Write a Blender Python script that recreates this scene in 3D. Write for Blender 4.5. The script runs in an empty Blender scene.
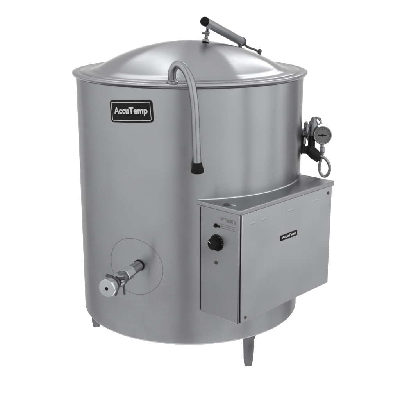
import bpy, bmesh, math, random
from mathutils import Vector, Matrix
random.seed(4)
scene = bpy.context.scene
COL = scene.collection
FLOOR = 0.04                    # heights below were measured with the floor at 0.04; meshes are dropped by it
PHI = 0.8077                    # azimuth of the control box
R = 0.40
pi = math.pi

# ------------------------------------------------------------------ materials
def new_mat(name):
    m = bpy.data.materials.new(name); m.use_nodes = True
    nt = m.node_tree; nt.nodes.clear()
    out = nt.nodes.new('ShaderNodeOutputMaterial')
    b = nt.nodes.new('ShaderNodeBsdfPrincipled')
    nt.links.new(b.outputs[0], out.inputs[0])
    return m, nt, b

def mth(nt, op, a, b=None):
    n = nt.nodes.new('ShaderNodeMath'); n.operation = op
    for i, v in enumerate((a, b)):
        if v is None: continue
        if isinstance(v, (int, float)): n.inputs[i].default_value = v
        else: nt.links.new(v, n.inputs[i])
    return n.outputs[0]

def steel(name, base, rough=0.32, aniso=0.7, grain='round', grain_amt=0.05, bump=0.008, tint=(1, 1.012, 1.045), blotch=0.06, radial=False, wave=0.0, edge=0.6):
    """brushed stainless steel: fine grain along the brushing, faint handling blotches, anisotropic gloss"""
    m, nt, b = new_mat(name)
    b.inputs['Metallic'].default_value = 1
    b.inputs['Anisotropic'].default_value = aniso
    b.inputs['Specular Tint'].default_value = (edge, edge, edge, 1)
    b.inputs['Anisotropic Rotation'].default_value = 0.25
    tc = nt.nodes.new('ShaderNodeTexCoord')
    sep = nt.nodes.new('ShaderNodeSeparateXYZ'); nt.links.new(tc.outputs['Object'], sep.inputs[0])
    cmb = nt.nodes.new('ShaderNodeCombineXYZ')
    if grain == 'round':
        ang = mth(nt, 'ARCTAN2', sep.outputs[1], sep.outputs[0])
        rr = mth(nt, 'SQRT', mth(nt, 'ADD', mth(nt, 'MULTIPLY', sep.outputs[0], sep.outputs[0]), mth(nt, 'MULTIPLY', sep.outputs[1], sep.outputs[1])))
        nt.links.new(mth(nt, 'MULTIPLY', ang, 3.0), cmb.inputs[0])
        nt.links.new(mth(nt, 'MULTIPLY', rr, 420.0 if radial else 5.0), cmb.inputs[1])
        nt.links.new(mth(nt, 'MULTIPLY', sep.outputs[2], 5.0 if radial else 420.0), cmb.inputs[2])
        tan = nt.nodes.new('ShaderNodeTangent'); tan.direction_type = 'RADIAL'; tan.axis = 'Z'
        nt.links.new(tan.outputs[0], b.inputs['Tangent'])
    else:
        k = {'x': (6, 420, 420), 'z': (420, 420, 6), 'none': (60, 60, 60)}[grain]
        for i in range(3):
            nt.links.new(mth(nt, 'MULTIPLY', sep.outputs[i], float(k[i])), cmb.inputs[i])
        if grain == 'z':
            tn = nt.nodes.new('ShaderNodeVectorTransform'); tn.vector_type = 'VECTOR'; tn.convert_from = 'OBJECT'; tn.convert_to = 'WORLD'
            tn.inputs[0].default_value = (0, 0, 1); nt.links.new(tn.outputs[0], b.inputs['Tangent'])
        if grain == 'x':
            tn = nt.nodes.new('ShaderNodeVectorTransform'); tn.vector_type = 'VECTOR'; tn.convert_from = 'OBJECT'; tn.convert_to = 'WORLD'
            tn.inputs[0].default_value = (1, 0, 0); nt.links.new(tn.outputs[0], b.inputs['Tangent'])
    n1 = nt.nodes.new('ShaderNodeTexNoise'); n1.inputs['Scale'].default_value = 1; n1.inputs['Detail'].default_value = 3
    nt.links.new(cmb.outputs[0], n1.inputs['Vector'])
    n2 = nt.nodes.new('ShaderNodeTexNoise'); n2.inputs['Scale'].default_value = 7; n2.inputs['Detail'].default_value = 5; n2.inputs['Roughness'].default_value = 0.6
    nt.links.new(tc.outputs['Object'], n2.inputs['Vector'])
    g = mth(nt, 'MULTIPLY', mth(nt, 'SUBTRACT', n1.outputs[0], 0.5), 2 * grain_amt)
    bl = mth(nt, 'MULTIPLY', mth(nt, 'SUBTRACT', n2.outputs[0], 0.5), 2 * blotch)
    val = mth(nt, 'MULTIPLY', mth(nt, 'ADD', mth(nt, 'ADD', g, bl), 1.0), base)
    c = nt.nodes.new('ShaderNodeCombineColor')
    for i in range(3):
        nt.links.new(mth(nt, 'MULTIPLY', val, tint[i]), c.inputs[i])
    nt.links.new(c.outputs[0], b.inputs['Base Color'])
    rg = mth(nt, 'ADD', mth(nt, 'MULTIPLY', mth(nt, 'ADD', g, mth(nt, 'MULTIPLY', bl, 2.0)), 0.6), rough)
    nt.links.new(rg, b.inputs['Roughness'])
    if wave:
        n3 = nt.nodes.new('ShaderNodeTexNoise'); n3.inputs['Scale'].default_value = 4.5; n3.inputs['Detail'].default_value = 1
        nt.links.new(tc.outputs['Object'], n3.inputs['Vector'])
        bw = nt.nodes.new('ShaderNodeBump'); bw.inputs['Strength'].default_value = 1.0; bw.inputs['Distance'].default_value = wave
        nt.links.new(n3.outputs[0], bw.inputs['Height']); nt.links.new(bw.outputs[0], b.inputs['Normal'])
    if bump:
        bp = nt.nodes.new('ShaderNodeBump'); bp.inputs['Strength'].default_value = bump; bp.inputs['Distance'].default_value = 0.001
        nt.links.new(n1.outputs[0], bp.inputs['Height'])
        if wave: nt.links.new(bw.outputs[0], bp.inputs['Normal'])
        nt.links.new(bp.outputs[0], b.inputs['Normal'])
    return m

def plain(name, col, rough=0.5, metal=0.0, var=0.1, scale=40, spec=0.5):
    m, nt, b = new_mat(name)
    b.inputs['Metallic'].default_value = metal; b.inputs['Specular IOR Level'].default_value = spec
    tc = nt.nodes.new('ShaderNodeTexCoord')
    n = nt.nodes.new('ShaderNodeTexNoise'); n.inputs['Scale'].default_value = scale; n.inputs['Detail'].default_value = 4
    nt.links.new(tc.outputs['Object'], n.inputs['Vector'])
    f = mth(nt, 'ADD', mth(nt, 'MULTIPLY', mth(nt, 'SUBTRACT', n.outputs[0], 0.5), 2 * var), 1.0)
    c = nt.nodes.new('ShaderNodeCombineColor')
    for i in range(3):
        nt.links.new(mth(nt, 'MULTIPLY', f, float(col[i])), c.inputs[i])
    nt.links.new(c.outputs[0], b.inputs['Base Color'])
    nt.links.new(mth(nt, 'MULTIPLY', f, rough), b.inputs['Roughness'])
    return m

M = dict(
    body=steel('brushed_body_steel', 0.455, 0.29, 0.86, 'round', grain_amt=0.07, blotch=0.10, wave=0.004, edge=0.45),
    lid=steel('spun_lid_steel', 0.46, 0.23, 0.93, 'round', radial=True, grain_amt=0.04),
    rim=steel('polished_rim_steel', 0.50, 0.25, 0.3, 'none', grain_amt=0.03, bump=0, edge=0.55),
    panel=steel('brushed_panel_steel', 0.59, 0.33, 0.6, 'z', grain_amt=0.06, blotch=0.07, wave=0.006),
    side=steel('brushed_side_steel', 0.44, 0.36, 0.6, 'z', grain_amt=0.06, blotch=0.10, wave=0.006),
    cover=steel('brushed_cover_steel', 0.44, 0.33, 0.4, 'x', grain_amt=0.05),
    tube=steel('tube_steel', 0.40, 0.22, 0.0, 'none', grain_amt=0.03, bump=0),
    satin=steel('satin_handle_steel', 0.42, 0.4, 0.0, 'none', grain_amt=0.08, bump=0),
    bright=steel('machined_bright_steel', 0.80, 0.22, 0.0, 'none', grain_amt=0.06, bump=0),
    valve=steel('valve_steel', 0.42, 0.24, 0.0, 'none', grain_amt=0.08, bump=0),
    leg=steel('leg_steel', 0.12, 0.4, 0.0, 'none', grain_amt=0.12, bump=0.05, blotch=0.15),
    brass=steel('nickel_fitting', 0.30, 0.28, 0.0, 'none', grain_amt=0.15, bump=0.1, blotch=0.2),
    iron=plain('black_iron_pipe', (0.02, 0.02, 0.021), 0.45, 0.0, 0.4, 120, spec=0.15),
    black=plain('black_plastic', (0.009, 0.009, 0.0095), 0.4, spec=0.15),
    rubber=plain('black_rubber', (0.008, 0.008, 0.008), 0.5, spec=0.15),
    plate=plain('black_enamel_plate', (0.012, 0.012, 0.013), 0.35, spec=0.15),
    white=plain('white_print', (0.80, 0.80, 0.80), 0.5, 0, 0.06),
    greyprint=plain('grey_print', (0.22, 0.22, 0.222), 0.6, 0, 0.2, 200),
    groove=plain('dark_seam', (0.075, 0.075, 0.077), 0.6),
    weldline=plain('fine_weld_line', (0.17, 0.17, 0.172), 0.6),
    tick=plain('grey_tick_print', (0.38, 0.38, 0.38), 0.5, 0, 0.1),
    dial=plain('grey_dial_face', (0.22, 0.22, 0.222), 0.5, 0, 0.1),
)
def table_mat():
    m = bpy.data.materials.new('white_translucent_acrylic'); m.use_nodes = True
    nt = m.node_tree; nt.nodes.clear()
    out = nt.nodes.new('ShaderNodeOutputMaterial')
    d = nt.nodes.new('ShaderNodeBsdfDiffuse'); t = nt.nodes.new('ShaderNodeBsdfTranslucent'); mx = nt.nodes.new('ShaderNodeMixShader')
    n = nt.nodes.new('ShaderNodeTexNoise'); n.inputs['Scale'].default_value = 30
    r = nt.nodes.new('ShaderNodeMapRange'); r.inputs[3].default_value = 0.90; r.inputs[4].default_value = 0.93
    nt.links.new(n.outputs[0], r.inputs[0])
    nt.links.new(r.outputs[0], d.inputs[0]); nt.links.new(r.outputs[0], t.inputs[0])
    mx.inputs[0].default_value = 0.85
    nt.links.new(d.outputs[0], mx.inputs[1]); nt.links.new(t.outputs[0], mx.inputs[2]); nt.links.new(mx.outputs[0], out.inputs[0])
    return m
M['table'] = table_mat()

# ------------------------------------------------------------------ mesh helpers
def finish(name, bm, m, parent=None, rotz=0.0, sharp=35, bevel=0.0, seg=2, label=None):
    bmesh.ops.translate(bm, verts=bm.verts, vec=(0, 0, -FLOOR))
    bmesh.ops.recalc_face_normals(bm, faces=bm.faces)
    me = bpy.data.meshes.new(name); bm.to_mesh(me); bm.free()
    o = bpy.data.objects.new(name, me); COL.objects.link(o)
    for p in me.polygons: p.use_smooth = True
    me.set_sharp_from_angle(angle=math.radians(sharp))
    me.materials.append(M[m])
    if parent: o.parent = parent
    up = 0.0; q = parent
    while q: up += q.rotation_euler.z; q = q.parent
    o.rotation_euler = (0, 0, rotz - up)
    if bevel:
        b = o.modifiers.new('bevel', 'BEVEL'); b.width = bevel; b.segments = seg; b.limit_method = 'ANGLE'; b.angle_limit = math.radians(40)
        b.harden_normals = False
    if label: o['label'] = label
    return o

def frame(axis):
    a = Vector(axis).normalized()
    u = a.cross(Vector((0, 0, 1)))
    if u.length < 1e-3: u = a.cross(Vector((0, 1, 0)))
    u.normalize(); v = a.cross(u).normalized()
    return a, u, v

def lathe(bm, prof, base=(0, 0, 0), axis=(0, 0, 1), n=32, cap=True, wob=None):
    """prof: list of (radius, distance along the axis)"""
    a, u, v = frame(axis); base = Vector(base); rings = []
    for (r, h) in prof:
        if r < 1e-6: rings.append([bm.verts.new(base + a * h)]); continue
        rings.append([bm.verts.new(base + a * h + (u * math.cos(2 * pi * i / n) + v * math.sin(2 * pi * i / n)) * r * (wob(i) if wob else 1)) for i in range(n)])
    for A, B in zip(rings, rings[1:]):
        for i in range(n):
            j = (i + 1) % n
            if len(A) == 1 and len(B) == 1: continue
            if len(A) == 1: bm.faces.new((A[0], B[j], B[i]))
            elif len(B) == 1: bm.faces.new((A[i], A[j], B[0]))
            else: bm.faces.new((A[i], A[j], B[j], B[i]))
    if cap:
        for ring in (rings[0], rings[-1]):
            if len(ring) > 1: bm.faces.new(ring)
    return bm

def cyl(bm, p, q, r, n=24, r2=None):
    p = Vector(p); q = Vector(q)
    return lathe(bm, [(r, 0), (r if r2 is None else r2, (q - p).length)], p, q - p, n)

def spline(pts, sub=10, closed=False):
    P = [Vector(p) for p in pts]; out = []
    n = len(P)
    rng = n if closed else n - 1
    for i in range(rng):
        if closed: a, b, c, d = P[(i - 1) % n], P[i], P[(i + 1) % n], P[(i + 2) % n]
        else: a, b, c, d = P[max(i - 1, 0)], P[i], P[i + 1], P[min(i + 2, n - 1)]
        for k in range(sub):
            t = k / sub
            out.append(0.5 * ((2 * b) + (c - a) * t + (2 * a - 5 * b + 4 * c - d) * t * t + (3 * b - a - 3 * c + d) * t ** 3))
    if not closed: out.append(P[-1])
    return out

def tube(bm, path, r, n=16, closed=False):
    path = [Vector(p) for p in path]; rings = []; N = len(path)
    up = None
    for i, p in enumerate(path):
        t = (path[(i + 1) % N] - path[i - 1]) if closed else (path[min(i + 1, N - 1)] - path[max(i - 1, 0)])
        t.normalize()
        if up is None: _, up, _ = frame(t)
        up = (up - t * up.dot(t)).normalized(); s = t.cross(up)
        rr = r(i / (N - 1)) if callable(r) else r
        rings.append([bm.verts.new(p + (up * math.cos(2 * pi * k / n) + s * math.sin(2 * pi * k / n)) * rr) for k in range(n)])
    pairs = list(zip(rings, rings[1:])) + ([(rings[-1], rings[0])] if closed else [])
    for A, B in pairs:
        for k in range(n):
            j = (k + 1) % n
            bm.faces.new((A[k], A[j], B[j], B[k]))
    if not closed: bm.faces.new(rings[0]); bm.faces.new(rings[-1])
    return bm

def box(bm, lo, hi, mat=None):
    x0, y0, z0 = lo; x1, y1, z1 = hi
    v = [bm.verts.new((x, y, z)) for z in (z0, z1) for x, y in ((x0, y0), (x1, y0), (x1, y1), (x0, y1))]
    if mat:
        for q in v: q.co = mat @ q.co
    for f in ((0, 1, 2, 3), (4, 5, 6, 7), (0, 1, 5, 4), (1, 2, 6, 5), (2, 3, 7, 6), (3, 0, 4, 7)):
        bm.faces.new([v[i] for i in f])
    return bm

def pol(r, deg, z): return Vector((r * math.cos(math.radians(deg)), r * math.sin(math.radians(deg)), z))
def outdir(deg): return Vector((math.cos(math.radians(deg)), math.sin(math.radians(deg)), 0))

def rrect(w, h, r, k=6, inset=0.0):
    w -= 2 * inset; h -= 2 * inset; r = max(r - inset, 0.0005); pts = []
    for cx, cy, a0 in ((w/2-r, h/2-r, 0), (-w/2+r, h/2-r, 90), (-w/2+r, -h/2+r, 180), (w/2-r, -h/2+r, 270)):
        for i in range(k + 1):
            a = math.radians(a0 + 90 * i / k); pts.append((cx + r * math.cos(a), cy + r * math.sin(a)))
    out = []
    for a, b in zip(pts, pts[1:] + pts[:1]):
        m_ = 12 if math.hypot(b[0] - a[0], b[1] - a[1]) > r else 1
        out += [(a[0] + (b[0] - a[0]) * i / m_, a[1] + (b[1] - a[1]) * i / m_) for i in range(m_)]
    return out

# flat pieces made in (u, v, w) = right, up, out, then laid on a surface by a mapping function
def plate(bm, pts, f, w0, w1):
    """solid rounded plate: outline fanned in rows so that it can follow a curve"""
    us = sorted(set(round(p[0], 6) for p in pts)); umin, umax = us[0], us[-1]
    # subdivide into vertical strips between the outline's top and bottom
    def span(u):
        ys = []
        for a, b in zip(pts, pts[1:] + pts[:1]):
            if (a[0] - u) * (b[0] - u) <= 0 and abs(a[0] - b[0]) > 1e-9:
                ys.append(a[1] + (b[1] - a[1]) * (u - a[0]) / (b[0] - a[0]))
            elif abs(a[0] - u) < 1e-9: ys.append(a[1])
        return min(ys), max(ys)
    grid = sorted(set(us + [umin + (umax - umin) * i / 24 for i in range(25)]))
    cols = []
    for u in grid:
        lo, hi = span(u)
        cols.append([bm.verts.new(f(u, y, w)) for w in (w0, w1) for y in (lo, hi)])   # lo0 hi0 lo1 hi1
    for A, B in zip(cols, cols[1:]):
        bm.faces.new((A[2], B[2], B[3], A[3])); bm.faces.new((A[0], A[1], B[1], B[0]))
        bm.faces.new((A[3], B[3], B[1], A[1])); bm.faces.new((A[0], B[0], B[2], A[2]))
    for c in (cols[0], cols[-1]): bm.faces.new((c[0], c[1], c[3], c[2]))
    bmesh.ops.remove_doubles(bm, verts=bm.verts, dist=1e-6)

def ringplate(bm, outer, inner, f, w0, w1):
    n = len(outer); L = [[bm.verts.new(f(p[0], p[1], w)) for p in P] for P in (outer, inner) for w in (w0, w1)]
    o0, o1, i0, i1 = L
    for k in range(n):
        j = (k + 1) % n
        bm.faces.new((o1[k], o1[j], i1[j], i1[k])); bm.faces.new((o0[k], o0[j], o1[j], o1[k])); bm.faces.new((i0[k], i0[j], i1[j], i1[k]))

def lettering(bm, text, size, f, w0, w1, offset=0.0, extra=1.0, width=None, shear=0.0):
    cu = bpy.data.curves.new('lettering', 'FONT'); cu.body = text; cu.size = size
    cu.align_x = 'CENTER'; cu.align_y = 'CENTER'; cu.offset = offset; cu.space_character = extra; cu.resolution_u = 4; cu.shear = shear
    cu.extrude = (w1 - w0) / 2
    o = bpy.data.objects.new('lettering', cu); COL.objects.link(o)
    dg = bpy.context.evaluated_depsgraph_get(); me = o.evaluated_get(dg).to_mesh()
    xs = [v.co.x for v in me.vertices]; ys = [v.co.y for v in me.vertices]
    sx = (width / (max(xs) - min(xs))) if width else 1.0
    cx = (max(xs) + min(xs)) / 2; cy = (max(ys) + min(ys)) / 2
    vs = [bm.verts.new(f((v.co.x - cx) * sx, v.co.y - cy, (w0 + w1) / 2 + v.co.z)) for v in me.vertices]
    for p in me.polygons:
        try: bm.faces.new([vs[i] for i in p.vertices])
        except ValueError: pass
    o.evaluated_get(dg).to_mesh_clear(); bpy.data.objects.remove(o); bpy.data.curves.remove(cu)

def on_body(deg, z, tilt=0.0):
    c, s = math.cos(tilt), math.sin(tilt)
    def f(u, v, w):
        U = u * c - v * s; V = u * s + v * c
        a = math.radians(deg) + U / R
        return Vector(((R + w) * math.cos(a), (R + w) * math.sin(a), z + V))
    return f

# ------------------------------------------------------------------ the kettle
kettle = bpy.data.objects.new('steam_kettle', None); COL.objects.link(kettle)
kettle.empty_display_size = 0.1
kettle['label'] = 'large round stainless steel steam kettle with domed lid and side control box'
kettle['category'] = 'kettle'

# body: straight wall with a tightly rounded, slightly dished bottom
rho, zb = 0.009, 0.159
prof = [(0, zb - 0.012), (0.2, zb - 0.008)]
for i in range(13):
    a = pi / 2 * i / 12
    prof.append((R - rho + rho * math.sin(a), zb + rho - rho * math.cos(a)))
for i in range(1, 18): prof.append((R, zb + rho + (1.026 - zb - rho) * i / 17))
bm = bmesh.new(); lathe(bm, prof, n=192, cap=False)
body = finish('body', bm, 'body', kettle, sharp=60)

# rolled rim
prof = [(0.3985, 1.0190), (0.403, 1.0197), (0.4090, 1.0235), (0.4130, 1.0285), (0.4138, 1.0318), (0.4122, 1.0348), (0.407, 1.0366), (0.398, 1.0374), (0.387, 1.0374), (0.384, 1.0366), (0.383, 1.030)]
bm = bmesh.new(); lathe(bm, prof, n=192, cap=False)
finish('rim', bm, 'rim', kettle, sharp=60)

# domed lid with a flat skirt
prof = [(0.3865, 1.032), (0.3865, 1.0380), (0.3855, 1.0388), (0.364, 1.0392), (0.350, 1.0398), (0.344, 1.0412), (0.340, 1.0435)]
rs, zc = 0.630, 0.5065
for i in range(1, 31):
    th = math.asin(0.336 / rs) * (1 - i / 30)
    prof.append((rs * math.sin(th) if i < 30 else 0, zc + rs * math.cos(th)))
bm = bmesh.new(); lathe(bm, prof, n=192, cap=False)
lid = finish('lid', bm, 'lid', kettle, sharp=60)

# lid lift handle
S = Vector((0.0527, -0.03, 1.203)); E = Vector((0.200, 0.25, 1.1115)); ax = (E - S).normalized()
bm = bmesh.new(); lathe(bm, [(0.0150, 0), (0.0160, 0.0015), (0.0160, 0.326), (0.0150, 0.33)], S, ax, 32)
finish('lift_handle', bm, 'satin', lid)
bm = bmesh.new(); lathe(bm, [(0.0145, 0.004), (0.0158, 0.003), (0.0164, -0.002), (0.0158, -0.006), (0.012, -0.0075), (0, -0.0078)], S, ax, 32, cap=False)
finish('handle_end_plug', bm, 'rubber', lid)
bm = bmesh.new()
B0 = Vector((0.0555, -0.028, 1.1355)); T0 = S + ax * 0.025 - Vector((0, 0, 0.010))
lathe(bm, [(0.013, -0.004), (0.013, 0.004), (0.0095, 0.006), (0.007, 0.010), (0.006, 0.020), (0.0085, 0.024), (0.0095, 0.029), (0.0085, 0.034), (0.006, 0.037), (0.0055, 0.058)], B0, T0 - B0, 20)
cyl(bm, B0 + Vector((-0.014, 0, 0.029)), B0 + Vector((0.013, 0, 0.029)), 0.0042, 12)
box(bm, (-0.008, -0.004, 0.044), (0.008, 0.004, 0.060), Matrix.Translation(B0) @ Matrix.Rotation(0.2, 4, 'Y'))
finish('handle_post', bm, 'brass', lid)
bm = bmesh.new()
lathe(bm, [(0.0165, -0.012), (0.0175, -0.010), (0.0175, 0.0), (0.010, 0.004), (0.007, 0.022)], E, ax, 24)
lathe(bm, [(0.012, 0), (0.012, 0.01), (0.007, 0.014), (0.007, 0.06)], E + ax * -0.02 - Vector((0, 0, 0.058)), (0, 0, 1), 16)
finish('handle_bracket', bm, 'leg', lid)
bm = bmesh.new()
tube(bm, spline([E + ax * 0.01, (0.222, 0.285, 1.090), (0.25, 0.293, 1.079), (0.271, 0.30, 1.0705)], 6), 0.0042, 10)
lathe(bm, [(0.004, -0.006), (0.0075, -0.004), (0.0085, 0.002), (0.0075, 0.008), (0.004, 0.011)], (0.271, 0.30, 1.069), (0.2, 0.0, 1), 14)
lathe(bm, [(0.0075, 0), (0.0065, 0.03)], (0.271, 0.30, 1.035), (0, 0, 1), 12)
finish('hinge_rod', bm, 'leg', lid)

# pouring tube bent over the rim, with a rubber tip
path = [(-0.0544, -0.378, 1.030), (-0.0557, -0.383, 1.0621), (-0.0508, -0.388, 1.0824), (-0.0377, -0.396, 1.0951), (-0.0224, -0.406, 1.0904), (-0.0088, -0.418, 1.0737), (0.0017, -0.428, 1.0493), (0.0091, -0.434, 1.0169), (0.0151, -0.436, 0.9623), (0.0185, -0.436, 0.88), (0.0219, -0.436, 0.790)]
bm = bmesh.new(); tube(bm, spline(path, 8), 0.0125, 24)
lathe(bm, [(0.0185, 0), (0.0185, 0.004), (0.0145, 0.007), (0.0135, 0.012)], (-0.0545, -0.3785, 1.0375), (0, 0, 1), 28)
pt = finish('vent_tube', bm, 'tube', kettle)
bm = bmesh.new()
lathe(bm, [(0.0128, 0.0), (0.0142, -0.002), (0.0160, -0.010), (0.0190, -0.018), (0.0205, -0.025), (0.0200, -0.031), (0.0165, -0.034), (0.0135, -0.0345), (0.012, -0.028)], (0.0219, -0.436, 0.7985), (-0.02, 0, 1), 32, cap=False)
lathe(bm, [(0.0118, -0.02), (0.0118, -0.030)], (0.0219, -0.436, 0.7985), (-0.02, 0, 1), 24)
finish('rubber_tip', bm, 'rubber', pt)

# maker's plate on the wall
f = on_body(-117.95, 0.9445, 0.075)
W_, H_ = 0.157, 0.071
bm = bmesh.new(); plate(bm, rrect(W_, H_, 0.011), f, -0.001, 0.0030)
np_ = finish('nameplate', bm, 'plate', kettle, sharp=40)
bm = bmesh.new(); ringplate(bm, rrect(W_, H_, 0.011, 6, 0.0062), rrect(W_, H_, 0.011, 6, 0.0078), f, 0.0028, 0.0034)
finish('plate_border', bm, 'white', np_)
bm = bmesh.new(); lettering(bm, 'AccuTemp', 0.0295, f, 0.0028, 0.0036, 0.0008, 1.0, 0.123)
finish('plate_lettering', bm, 'white', np_, sharp=30)

# draw-off valve low on the wall
VD = -115.3; vo = (outdir(VD) + Vector((0, 0, -0.035))).normalized(); vc = Vector((0, 0, 0.447)); vt = Vector((-vo.y, vo.x, 0))
fb = on_body(-117.7, 0.4255)
bm = bmesh.new()
tube(bm, [fb(0.102 * math.cos(2*pi*i/96), 0.0975 * math.sin(2*pi*i/96), -0.0001) for i in range(96)], 0.0007, 8, closed=True)
finish('weld_ring', bm, 'weldline', kettle)
bm = bmesh.new(); lathe(bm, [(0.0178, 0.465), (0.0178, 0.398)], vc, vo, 32)
lathe(bm, [(0.0165, 0.500), (0.0215, 0.506), (0.0232, 0.520), (0.0232, 0.535), (0.0175, 0.546), (0.0135, 0.548), (0.0135, 0.585)], vc, vo, 32)
valve = finish('draw_off_valve', bm, 'valve', kettle, bevel=0.0012)
bm = bmesh.new(); lathe(bm, [(0.0175, 0.398), (0.0190, 0.399), (0.0198, 0.4025), (0.0190, 0.405), (0.0175, 0.406)], vc, vo, 36, cap=False)
finish('gasket', bm, 'rubber', valve)
bm = bmesh.new(); lathe(bm, [(0.0165, 0.455), (0.0218, 0.457), (0.0218, 0.500), (0.0165, 0.502)], vc, vo, 6)
finish('hex_nut', bm, 'bright', valve, bevel=0.0015)
bm = bmesh.new(); lathe(bm, [(0.012, 0.578), (0.0268, 0.581), (0.0286, 0.584), (0.0286, 0.604), (0.0272, 0.607), (0.006, 0.6072), (0.0052, 0.603), (0, 0.602)], vc, vo, 48)
cap_ = finish('valve_cap', bm, 'bright', valve)
bm = bmesh.new(); lathe(bm, [(0.0046, 0.603), (0.0046, 0.6078), (0, 0.6080)], vc, vo, 16)
finish('cap_screw', bm, 'black', cap_)
# wing handle across the stem and the lever hanging from the valve
bm = bmesh.new()
for s, l in ((-1, 0.040), (1, 0.024)):
    c0 = vc + vo * 0.548
    pts_ = [c0 + Vector((0, 0, 0.006)), c0 + vt * s * l * 0.5 + Vector((0, 0, 0.010)) + vo * -0.004, c0 + vt * s * l + Vector((0, 0, 0.011)) + vo * -0.010]
    tube(bm, spline(pts_, 5), lambda t: 0.0085 - 0.0035 * t, 12)
lathe(bm, [(0.017, 0.540), (0.0185, 0.544), (0.0185, 0.556), (0.016, 0.560)], vc, vo, 8)
finish('wing_handle', bm, 'leg', valve, sharp=30)
bm = bmesh.new()
p0 = vc + vo * 0.507 + Vector((0, 0, -0.016))
tube(bm, spline([p0 + Vector((0, 0, 0.006)), p0 + Vector((0.002, 0, -0.012)), p0 + Vector((0.004, 0, -0.043))], 5), 0.0035, 12)
p1 = vc + vo * 0.535 + Vector((0, 0, -0.018))
tube(bm, spline([p1 + Vector((0, 0, 0.006)), p1 + Vector((-0.004, 0, -0.010)), p1 + Vector((-0.011, 0, -0.033))], 5), lambda t: 0.006 - 0.002 * t, 12)
finish('lever', bm, 'leg', valve)

# legs
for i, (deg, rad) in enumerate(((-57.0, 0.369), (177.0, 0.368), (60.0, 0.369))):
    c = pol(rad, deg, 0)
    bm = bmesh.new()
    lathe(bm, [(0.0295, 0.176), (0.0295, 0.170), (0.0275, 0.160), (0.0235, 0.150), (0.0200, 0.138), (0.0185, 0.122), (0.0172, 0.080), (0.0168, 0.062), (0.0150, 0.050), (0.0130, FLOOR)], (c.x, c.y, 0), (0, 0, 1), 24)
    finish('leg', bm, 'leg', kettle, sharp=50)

# ------------------------------------------------------------------ control box (local x = along the front, local -y = outwards)
t0, t1, d1, zt, zl = -0.268, 0.228, 0.463, 0.651, 0.287
bm = bmesh.new()
box(bm, (t0, -d1, zl), (t1, -0.25, zt))
cb = finish('control_box', bm, 'side', kettle, PHI, bevel=0.002)
bm = bmesh.new(); box(bm, (t0 + 0.009, -d1 - 0.0045, zl + 0.002), (t1 - 0.001, -d1 + 0.001, zt - 0.0005))
fp = finish('front_panel', bm, 'panel', cb, PHI, bevel=0.0015)
bm = bmesh.new(); box(bm, (t0 + 0.0056, -d1 - 0.0006, zl + 0.002), (t0 + 0.0088, -d1 + 0.002, zt - 0.003))
finish('panel_gap', bm, 'black', cb, PHI)
bm = bmesh.new(); box(bm, (t0 - 0.0008, -0.3020, zl + 0.004), (t0 + 0.002, -0.2998, zt - 0.006))
finish('side_seam', bm, 'black', cb, PHI)
# cover: shallow tray with a turned-up lip along the front
bm = bmesh.new()
box(bm, (t0 - 0.006, -d1 - 0.010, zt), (t1 + 0.006, -0.20, zt + 0.016))
cv = finish('cover', bm, 'cover', cb, PHI, bevel=0.003, seg=3)
# bead where the cover meets the round wall
a0 = math.asin((t0 - 0.004) / 0.401); a1 = math.asin((t1 + 0.004) / 0.401)
bm = bmesh.new()
pp = [Vector((0.401 * math.sin(a0 + (a1 - a0) * i / 40), -0.401 * math.cos(a0 + (a1 - a0) * i / 40), zt + 0.0175)) for i in range(41)]
tube(bm, pp, 0.0028, 10)
finish('sealing_bead', bm, 'bright', cv, PHI)
bm = bmesh.new()
lathe(bm, [(0.011, 0), (0.011, 0.002), (0.008, 0.004), (0.004, 0.0045)], (t0 + 0.018, -0.396, zt + 0.0155), (0, 0, 1), 20)
finish('cover_plug', bm, 'groove', cv, PHI)
bm = bmesh.new(); box(bm, (t0 + 0.022, -0.425, zt + 0.0155), (t0 + 0.030, -0.407, zt + 0.0185))
finish('cover_clip', bm, 'bright', cv, PHI, bevel=0.001)

# dial knob on the end panel (outwards = local -x)
kc = Vector((t0, -0.372, 0.541)); ox = Vector((-1, 0, 0))
bm = bmesh.new()
lathe(bm, [(0.0275, -0.001), (0.0275, 0.002), (0.0255, 0.0032), (0.022, 0.0036)], kc, ox, 40)
lathe(bm, [(0.0215, 0.003), (0.0208, 0.010), (0.0195, 0.022), (0.0180, 0.0245), (0, 0.0248)], kc, ox, 48, wob=lambda i: 1.0 if i % 4 < 2 else 0.93)
kb = finish('dial_knob', bm, 'black', cb, PHI, sharp=30)
bm = bmesh.new()
for k in range(11):
    a = math.radians(-60 + 30 * k)
    m_ = Matrix.Translation(kc + ox * 0.0036) @ Matrix.Rotation(a, 4, 'X')
    box(bm, (-0.0006, -0.0006, 0.0232), (0.0008, 0.0006, 0.0258), m_)
finish('dial_marks', bm, 'tick', kb, PHI)
bm = bmesh.new()
box(bm, (-0.0004, -0.0011, 0.006), (0.0008, 0.0011, 0.0165), Matrix.Translation(kc + ox * 0.0249) @ Matrix.Rotation(math.radians(-60), 4, 'X'))
finish('pointer_mark', bm, 'white', kb, PHI)
# indicator lamp and small screw
bm = bmesh.new(); lathe(bm, [(0.0068, -0.001), (0.0068, 0.002), (0.0055, 0.003), (0.0048, 0.006), (0.0025, 0.0072), (0, 0.0075)], (t0, -0.367, 0.597), ox, 20)
box(bm, (t0 - 0.0025, -0.384, 0.5935), (t0 + 0.001, -0.375, 0.5995))
finish('indicator_lamp', bm, 'black', cb, PHI)
bm = bmesh.new(); lathe(bm, [(0.0065, -0.001), (0.0065, 0.0012), (0.0045, 0.0026), (0.003, 0.005), (0, 0.0055)], (t0, -0.369, 0.473), ox, 20)
finish('panel_screw', bm, 'groove', cb, PHI)
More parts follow.
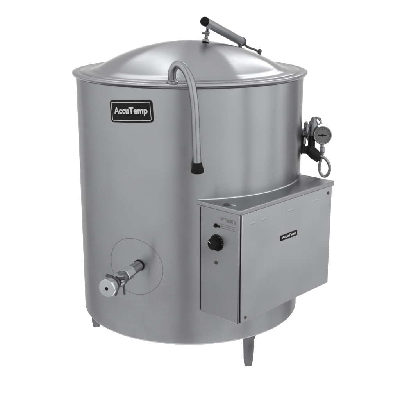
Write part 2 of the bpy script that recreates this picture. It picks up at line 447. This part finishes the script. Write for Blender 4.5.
# small warning sticker: two rows of worn grey print
bm = bmesh.new()
rnd = random.Random(11)
y = -0.388
while y > -0.444:
    w = rnd.uniform(0.0045, 0.0085); k = rnd.randint(0, 3)
    if rnd.random() < 0.86:
        zc_ = 0.6225; h = 0.0062
        box(bm, (t0 - 0.0005, y - 0.0018, zc_ - h), (t0 + 0.001, y, zc_ + h))
        if k > 0: box(bm, (t0 - 0.0005, y - w * 0.8, zc_ - 0.001 if k == 2 else zc_ + h - 0.0022), (t0 + 0.001, y - 0.0018, zc_ + 0.0012 if k == 2 else zc_ + h))
        if k != 1: box(bm, (t0 - 0.0005, y - w * 0.8, zc_ - h + (0.002 if k == 3 else 0)), (t0 + 0.001, y - w * 0.8 + 0.0017, zc_ + h - 0.0024))
    y -= w + 0.001
for row in range(3):
    y = -0.388
    while y > -0.445:
        w = rnd.uniform(0.002, 0.007)
        box(bm, (t0 - 0.0005, y - w, 0.6055 - row * 0.0062), (t0 + 0.001, y, 0.6055 - row * 0.0062 + 0.0022))
        y -= w + rnd.uniform(0.0015, 0.003)
finish('warning_print', bm, 'greyprint', cb, PHI, sharp=30)

# black name strip, corner screws and shallow pressed louvres on the front panel
yf = -d1 - 0.0045
def on_front(cx, cz):
    return lambda u, v, w: Vector((cx + u, yf - w, cz + v))
bm = bmesh.new(); plate(bm, rrect(0.090, 0.0185, 0.0012, 3), on_front(-0.0175, 0.5265), -0.0005, 0.0016)
st = finish('name_strip', bm, 'plate', fp, PHI, sharp=40)
bm = bmesh.new(); lettering(bm, 'AccuTemp', 0.0125, on_front(-0.0175, 0.5265), 0.0014, 0.0020, 0.0003, 1.0, 0.078)
finish('strip_lettering', bm, 'white', st, PHI, sharp=30)
for sx, sz in ((-0.236, 0.303), (0.205, 0.628)):
    bm = bmesh.new(); lathe(bm, [(0.0052, -0.001), (0.0052, 0.0012), (0.0035, 0.0026), (0, 0.003)], (sx, yf, sz), (0, -1, 0), 16)
    finish('panel_screw', bm, 'groove', fp, PHI)
for sx, sz, l in ((-0.205, 0.612, 0.022), (-0.150, 0.613, 0.020), (-0.010, 0.612, 0.030), (0.130, 0.616, 0.026)):
    bm = bmesh.new()
    bmesh.ops.create_uvsphere(bm, u_segments=28, v_segments=16, radius=1.0, matrix=Matrix.Translation((sx, yf + 0.0006, sz)) @ Matrix.Diagonal((l * 0.9, 0.0009, 0.005, 1)))
    finish('pressed_louvre', bm, 'panel', fp, PHI)

# ------------------------------------------------------------------ pressure fittings behind the right-hand side
bm = bmesh.new()
cyl(bm, (0.385, 0.02, 0.741), (0.448, 0.02, 0.738), 0.0135, 20)
lathe(bm, [(0.019, 0), (0.019, 0.014)], (0.398, 0.02, 0.7405), (1, 0, -0.05), 6)
lathe(bm, [(0.0165, -0.018), (0.019, -0.016), (0.019, 0.0), (0.0165, 0.002)], (0.448, 0.02, 0.738), (1, 0, -0.05), 20)
lathe(bm, [(0.019, -0.012), (0.0195, 0.0), (0.0205, 0.012), (0.0205, 0.026), (0.017, 0.036), (0.016, 0.048), (0.012, 0.05)], (0.441, 0.02, 0.738), (0.72, 0, -0.70), 20)
lathe(bm, [(0.014, 0), (0.0125, 0.055)], (0.446, 0.03, 0.735), (0.0, 0, 1), 16)
lathe(bm, [(0.0085, 0), (0.0085, 0.07)], (0.412, 0.012, 0.735), (0.0, 0, 1), 12)
pipe = finish('iron_pipe', bm, 'iron', kettle, sharp=30, bevel=0.001)
# hand wheel valve hard against the wall
bm = bmesh.new()
hc = Vector((0.4185, 0.005, 0.817))
for z_, r_ in ((0.0, 0.0062),):
    cyl(bm, hc + Vector((-0.02, 0, 0)), hc + Vector((0.012, 0, 0)), 0.006, 12)
tube(bm, [hc + Vector((0.002 + 0.0012 * math.sin(6 * a), 0.025 * math.cos(a), 0.025 * math.sin(a))) for a in [2 * pi * i / 48 for i in range(48)]], 0.0052, 10, closed=True)
for k in range(3):
    a = pi * k / 3 + 0.3; dv = Vector((0, math.cos(a), math.sin(a)))
    cyl(bm, hc - dv * 0.025, hc + dv * 0.025, 0.0038, 8)
lathe(bm, [(0.009, 0), (0.0095, 0.01), (0.0075, 0.03), (0.0105, 0.032), (0.0105, 0.05)], (0.414, 0.012, 0.765), (0.05, 0, 1), 8)
finish('hand_wheel', bm, 'brass', pipe)
# safety valve
bm = bmesh.new()
sc_ = Vector((0.447, 0.038, 0.768))
lathe(bm, [(0.013, 0.0), (0.019, 0.004), (0.019, 0.016), (0.0155, 0.02), (0.0175, 0.026), (0.0185, 0.060), (0.0165, 0.070), (0.012, 0.076), (0.0095, 0.086), (0.0055, 0.090)], sc_, (0.07, 0, 1), 20)
tube(bm, spline([sc_ + Vector((-0.012, -0.014, 0.062)), sc_ + Vector((-0.022, -0.016, 0.040)), sc_ + Vector((-0.024, -0.016, 0.012))], 6), 0.0045, 10)
sv = finish('safety_valve', bm, 'brass', pipe, bevel=0.001)
bm = bmesh.new()
tube(bm, [sc_ + Vector((0.022 + 0.010 * math.cos(a), -0.006, 0.076 + 0.012 * math.sin(a))) for a in [2 * pi * i / 28 for i in range(28)]], 0.0022, 8, closed=True)
tube(bm, spline([sc_ + Vector((0.006, 0, 0.086)), sc_ + Vector((0.018, -0.004, 0.088)), sc_ + Vector((0.034, -0.008, 0.066))], 5), 0.0026, 8)
finish('pull_ring', bm, 'brass', sv)
# gauge
gc = Vector((0.483, 0.014, 0.795)); gd = (Vector((0.15, -2.85, 1.15)) - gc).normalized(); gd = Vector((-0.10, -1, 0.10)).normalized()
bm = bmesh.new()
lathe(bm, [(0.012, -0.020), (0.028, -0.018), (0.0315, -0.013), (0.0325, -0.002), (0.0335, 0.0), (0.0335, 0.006), (0.0315, 0.0085), (0.0292, 0.0075), (0.0288, 0.004)], gc, gd, 48)
cyl(bm, gc + Vector((0, 0.006, -0.028)), gc + Vector((0.002, 0.006, -0.050)), 0.0075, 6)
lathe(bm, [(0.0105, 0), (0.0105, -0.018), (0.008, -0.020), (0.008, -0.030)], gc + Vector((0.002, 0.006, -0.046)), (-0.02, 0, 1), 6)
ga = finish('pressure_gauge', bm, 'valve', kettle, bevel=0.0008)
bm = bmesh.new(); lathe(bm, [(0.0289, 0.003), (0.0289, 0.0046), (0, 0.0048)], gc, gd, 40)
finish('dial_face', bm, 'dial', ga)
gx = gd.cross(Vector((0, 0, 1))).normalized() * -1; gz = gd.cross(gx).normalized()
if gz.z < 0: gz = -gz
G = Matrix((gx, -gd, gz)).transposed().to_4x4(); G.translation = gc + gd * 0.005
bm = bmesh.new(); box(bm, (-0.017, -0.0012, -0.0016), (0.014, 0.0004, 0.0014), G); lathe(bm, [(0.004, 0.004), (0.004, 0.0068), (0, 0.007)], gc, gd, 16)
finish('needle', bm, 'black', ga)
bm = bmesh.new()
for k in range(21):
    a = math.radians(-135 + 13.5 * k)
    box(bm, (-0.0005, -0.0005, 0.022 if k % 5 else 0.0195), (0.0005, 0.0004, 0.0255), G @ Matrix.Rotation(a, 4, 'Y'))
finish('dial_ticks', bm, 'groove', ga)
# siphon loop under the gauge
path = [(0.485, 0.018, 0.748), (0.486, 0.02, 0.724), (0.482, 0.022, 0.702), (0.478, 0.024, 0.674), (0.483, 0.022, 0.650), (0.496, 0.018, 0.639), (0.5095, 0.014, 0.649), (0.5145, 0.011, 0.672), (0.507, 0.009, 0.694), (0.494, 0.010, 0.710), (0.478, 0.014, 0.717), (0.462, 0.02, 0.722)]
bm = bmesh.new(); tube(bm, spline(path, 7), 0.0056, 14)
finish('siphon_loop', bm, 'tube', ga)

# ------------------------------------------------------------------ table surface: translucent acrylic, kept white by an added lamp below
bm = bmesh.new()
lathe(bm, [(0.48, 0), (0.3, 0), (0, 0)], (0, 0, FLOOR), (0, 0, 1), 128, cap=False)
ts = finish('table_surface', bm, 'table', None, sharp=30)
ts['kind'] = 'structure'; ts['label'] = 'plain white surface the kettle stands on'

def area(name, loc, target, sx, sy, power):
    l = bpy.data.lights.new(name, 'AREA'); l.shape = 'RECTANGLE'; l.size = sx; l.size_y = sy; l.energy = power
    o = bpy.data.objects.new(name, l); COL.objects.link(o); o.location = loc
    o.rotation_euler = (Vector(target) - Vector(loc)).to_track_quat('-Z', 'Y').to_euler()
    return o
tl = area('added_lamp_below', (0, 0, -0.030), (0, 0, 0), 1.08, 1.08, 3.7)  # added unseen lamp: whitens the surface and clears the kettle's shadow
tl.data.shape = 'DISK'
def polar_lamp(name, az, el, dist, sx, sy, power):
    a, e = math.radians(az), math.radians(el); c = Vector((0, 0, 0.9))
    p = c + Vector((math.cos(a) * math.cos(e), math.sin(a) * math.cos(e), math.sin(e))) * dist
    area(name, p, c, sx, sy, power)
polar_lamp('softbox_rear_wide', 111, 50, 2.8, 0.42, 1.9, 5.5)
polar_lamp('softbox_rear_narrow', 65, 34, 2.8, 0.07, 1.4, 5)

# ------------------------------------------------------------------ world background: made-up bands for the steel to reflect
w = bpy.data.worlds.new('World'); scene.world = w; w.use_nodes = True
nt = w.node_tree; nt.nodes.clear()
out = nt.nodes.new('ShaderNodeOutputWorld'); bg = nt.nodes.new('ShaderNodeBackground'); nt.links.new(bg.outputs[0], out.inputs[0])
tc = nt.nodes.new('ShaderNodeTexCoord'); sep = nt.nodes.new('ShaderNodeSeparateXYZ'); nt.links.new(tc.outputs['Generated'], sep.inputs[0])
az = mth(nt, 'ARCTAN2', sep.outputs[1], sep.outputs[0])
fr = mth(nt, 'ADD', mth(nt, 'DIVIDE', az, 2 * pi), 0.5)        # 0..1 from -180 to 180 degrees
cr = nt.nodes.new('ShaderNodeValToRGB'); nt.links.new(fr, cr.inputs[0]); cr.color_ramp.interpolation = 'EASE'
stops = [(-180, 0.82), (-160, 0.95), (-140, 1.0), (-118, 1.0), (-107, 0.85), (-102, 0.52), (-97, 0.32), (-91, 0.36), (-86, 0.8), (-72, 0.93), (-62, 0.98), (-50, 1.15), (-40, 1.18), (-35, 0.70), (-31, 0.74), (-26, 1.12), (-12, 1.15), (2, 0.82), (12, 1.12), (20, 0.85), (28, 0.5), (40, 0.45), (54, 0.85), (90, 0.85), (112, 0.8), (130, 0.68), (180, 0.82)]  # bright and dark directions invented to put vertical reflection bands on the body
el = cr.color_ramp.elements
while len(el) < len(stops): el.new(0.5)
for e_, (d, v) in zip(sorted(el, key=lambda q: q.position), stops): pass
for i, (d, v) in enumerate(stops):
    el[i].position = (d + 180) / 360
for i, (d, v) in enumerate(stops):
    el[i].color = (v / 1.25, v / 1.25, v / 1.25, 1)
# world dimmed downwards and upwards to tone steel reflections; zone behind kettle stays white
zz = sep.outputs[2]
shade = mth(nt, 'ADD', 1.0, mth(nt, 'MULTIPLY', mth(nt, 'MINIMUM', zz, 0.0), 1.1))
shade = mth(nt, 'SUBTRACT', shade, mth(nt, 'MULTIPLY', mth(nt, 'MAXIMUM', zz, 0.0), 0.15))
cl = nt.nodes.new('ShaderNodeRGBToBW'); nt.links.new(cr.outputs[0], cl.inputs[0])
low = nt.nodes.new('ShaderNodeMapRange'); low.interpolation_type = 'SMOOTHSTEP'; nt.links.new(zz, low.inputs[0])
for i_, v_ in ((1, -0.44), (2, -0.22), (3, 0.0), (4, 1.0)): low.inputs[i_].default_value = v_
even = mth(nt, 'ADD', 0.66, mth(nt, 'MULTIPLY', mth(nt, 'SUBTRACT', cl.outputs[0], 0.66), low.outputs[0]))   # at low angles the added bands fade to one even grey
env_bands = mth(nt, 'MULTIPLY', even, shade)
def band(src, lo0, lo1, hi0, hi1):
    a = nt.nodes.new('ShaderNodeMapRange'); a.interpolation_type = 'SMOOTHSTEP'; a.inputs[1].default_value = lo0; a.inputs[2].default_value = lo1
    b = nt.nodes.new('ShaderNodeMapRange'); b.interpolation_type = 'SMOOTHSTEP'; b.inputs[1].default_value = hi0; b.inputs[2].default_value = hi1; b.inputs[3].default_value = 1; b.inputs[4].default_value = 0
    nt.links.new(src, a.inputs[0]); nt.links.new(src, b.inputs[0])
    return mth(nt, 'MULTIPLY', a.outputs[0], b.outputs[0])
white_zone = mth(nt, 'MULTIPLY', band(az, math.radians(43), math.radians(52), math.radians(128), math.radians(137)), band(zz, -0.9, -0.75, 0.05, 0.22))  # bright zone added to the world so the background renders white
bg.inputs[0].default_value = (1, 1, 1, 1)
nt.links.new(mth(nt, 'MAXIMUM', mth(nt, 'MULTIPLY', env_bands, 1.25), mth(nt, 'MULTIPLY', white_zone, 1.06)), bg.inputs[1])

# ------------------------------------------------------------------ camera and render settings
cam = bpy.data.cameras.new('camera'); co = bpy.data.objects.new('camera', cam); COL.objects.link(co); scene.camera = co
co.location = (0, -2.8534, 1.3587 - FLOOR)
co.rotation_euler = (pi / 2 - 0.2746, 0, -0.0125)
cam.sensor_width = 36; cam.lens = 36 * 799.85 / 400; cam.clip_start = 0.05; cam.clip_end = 100
scene.view_settings.view_transform = 'Standard'; scene.view_settings.look = 'None'
scene.view_settings.exposure = 0.14; scene.view_settings.gamma = 1
scene.render.engine = 'CYCLES'
scene.cycles.use_denoising = True
scene.cycles.max_bounces = 8
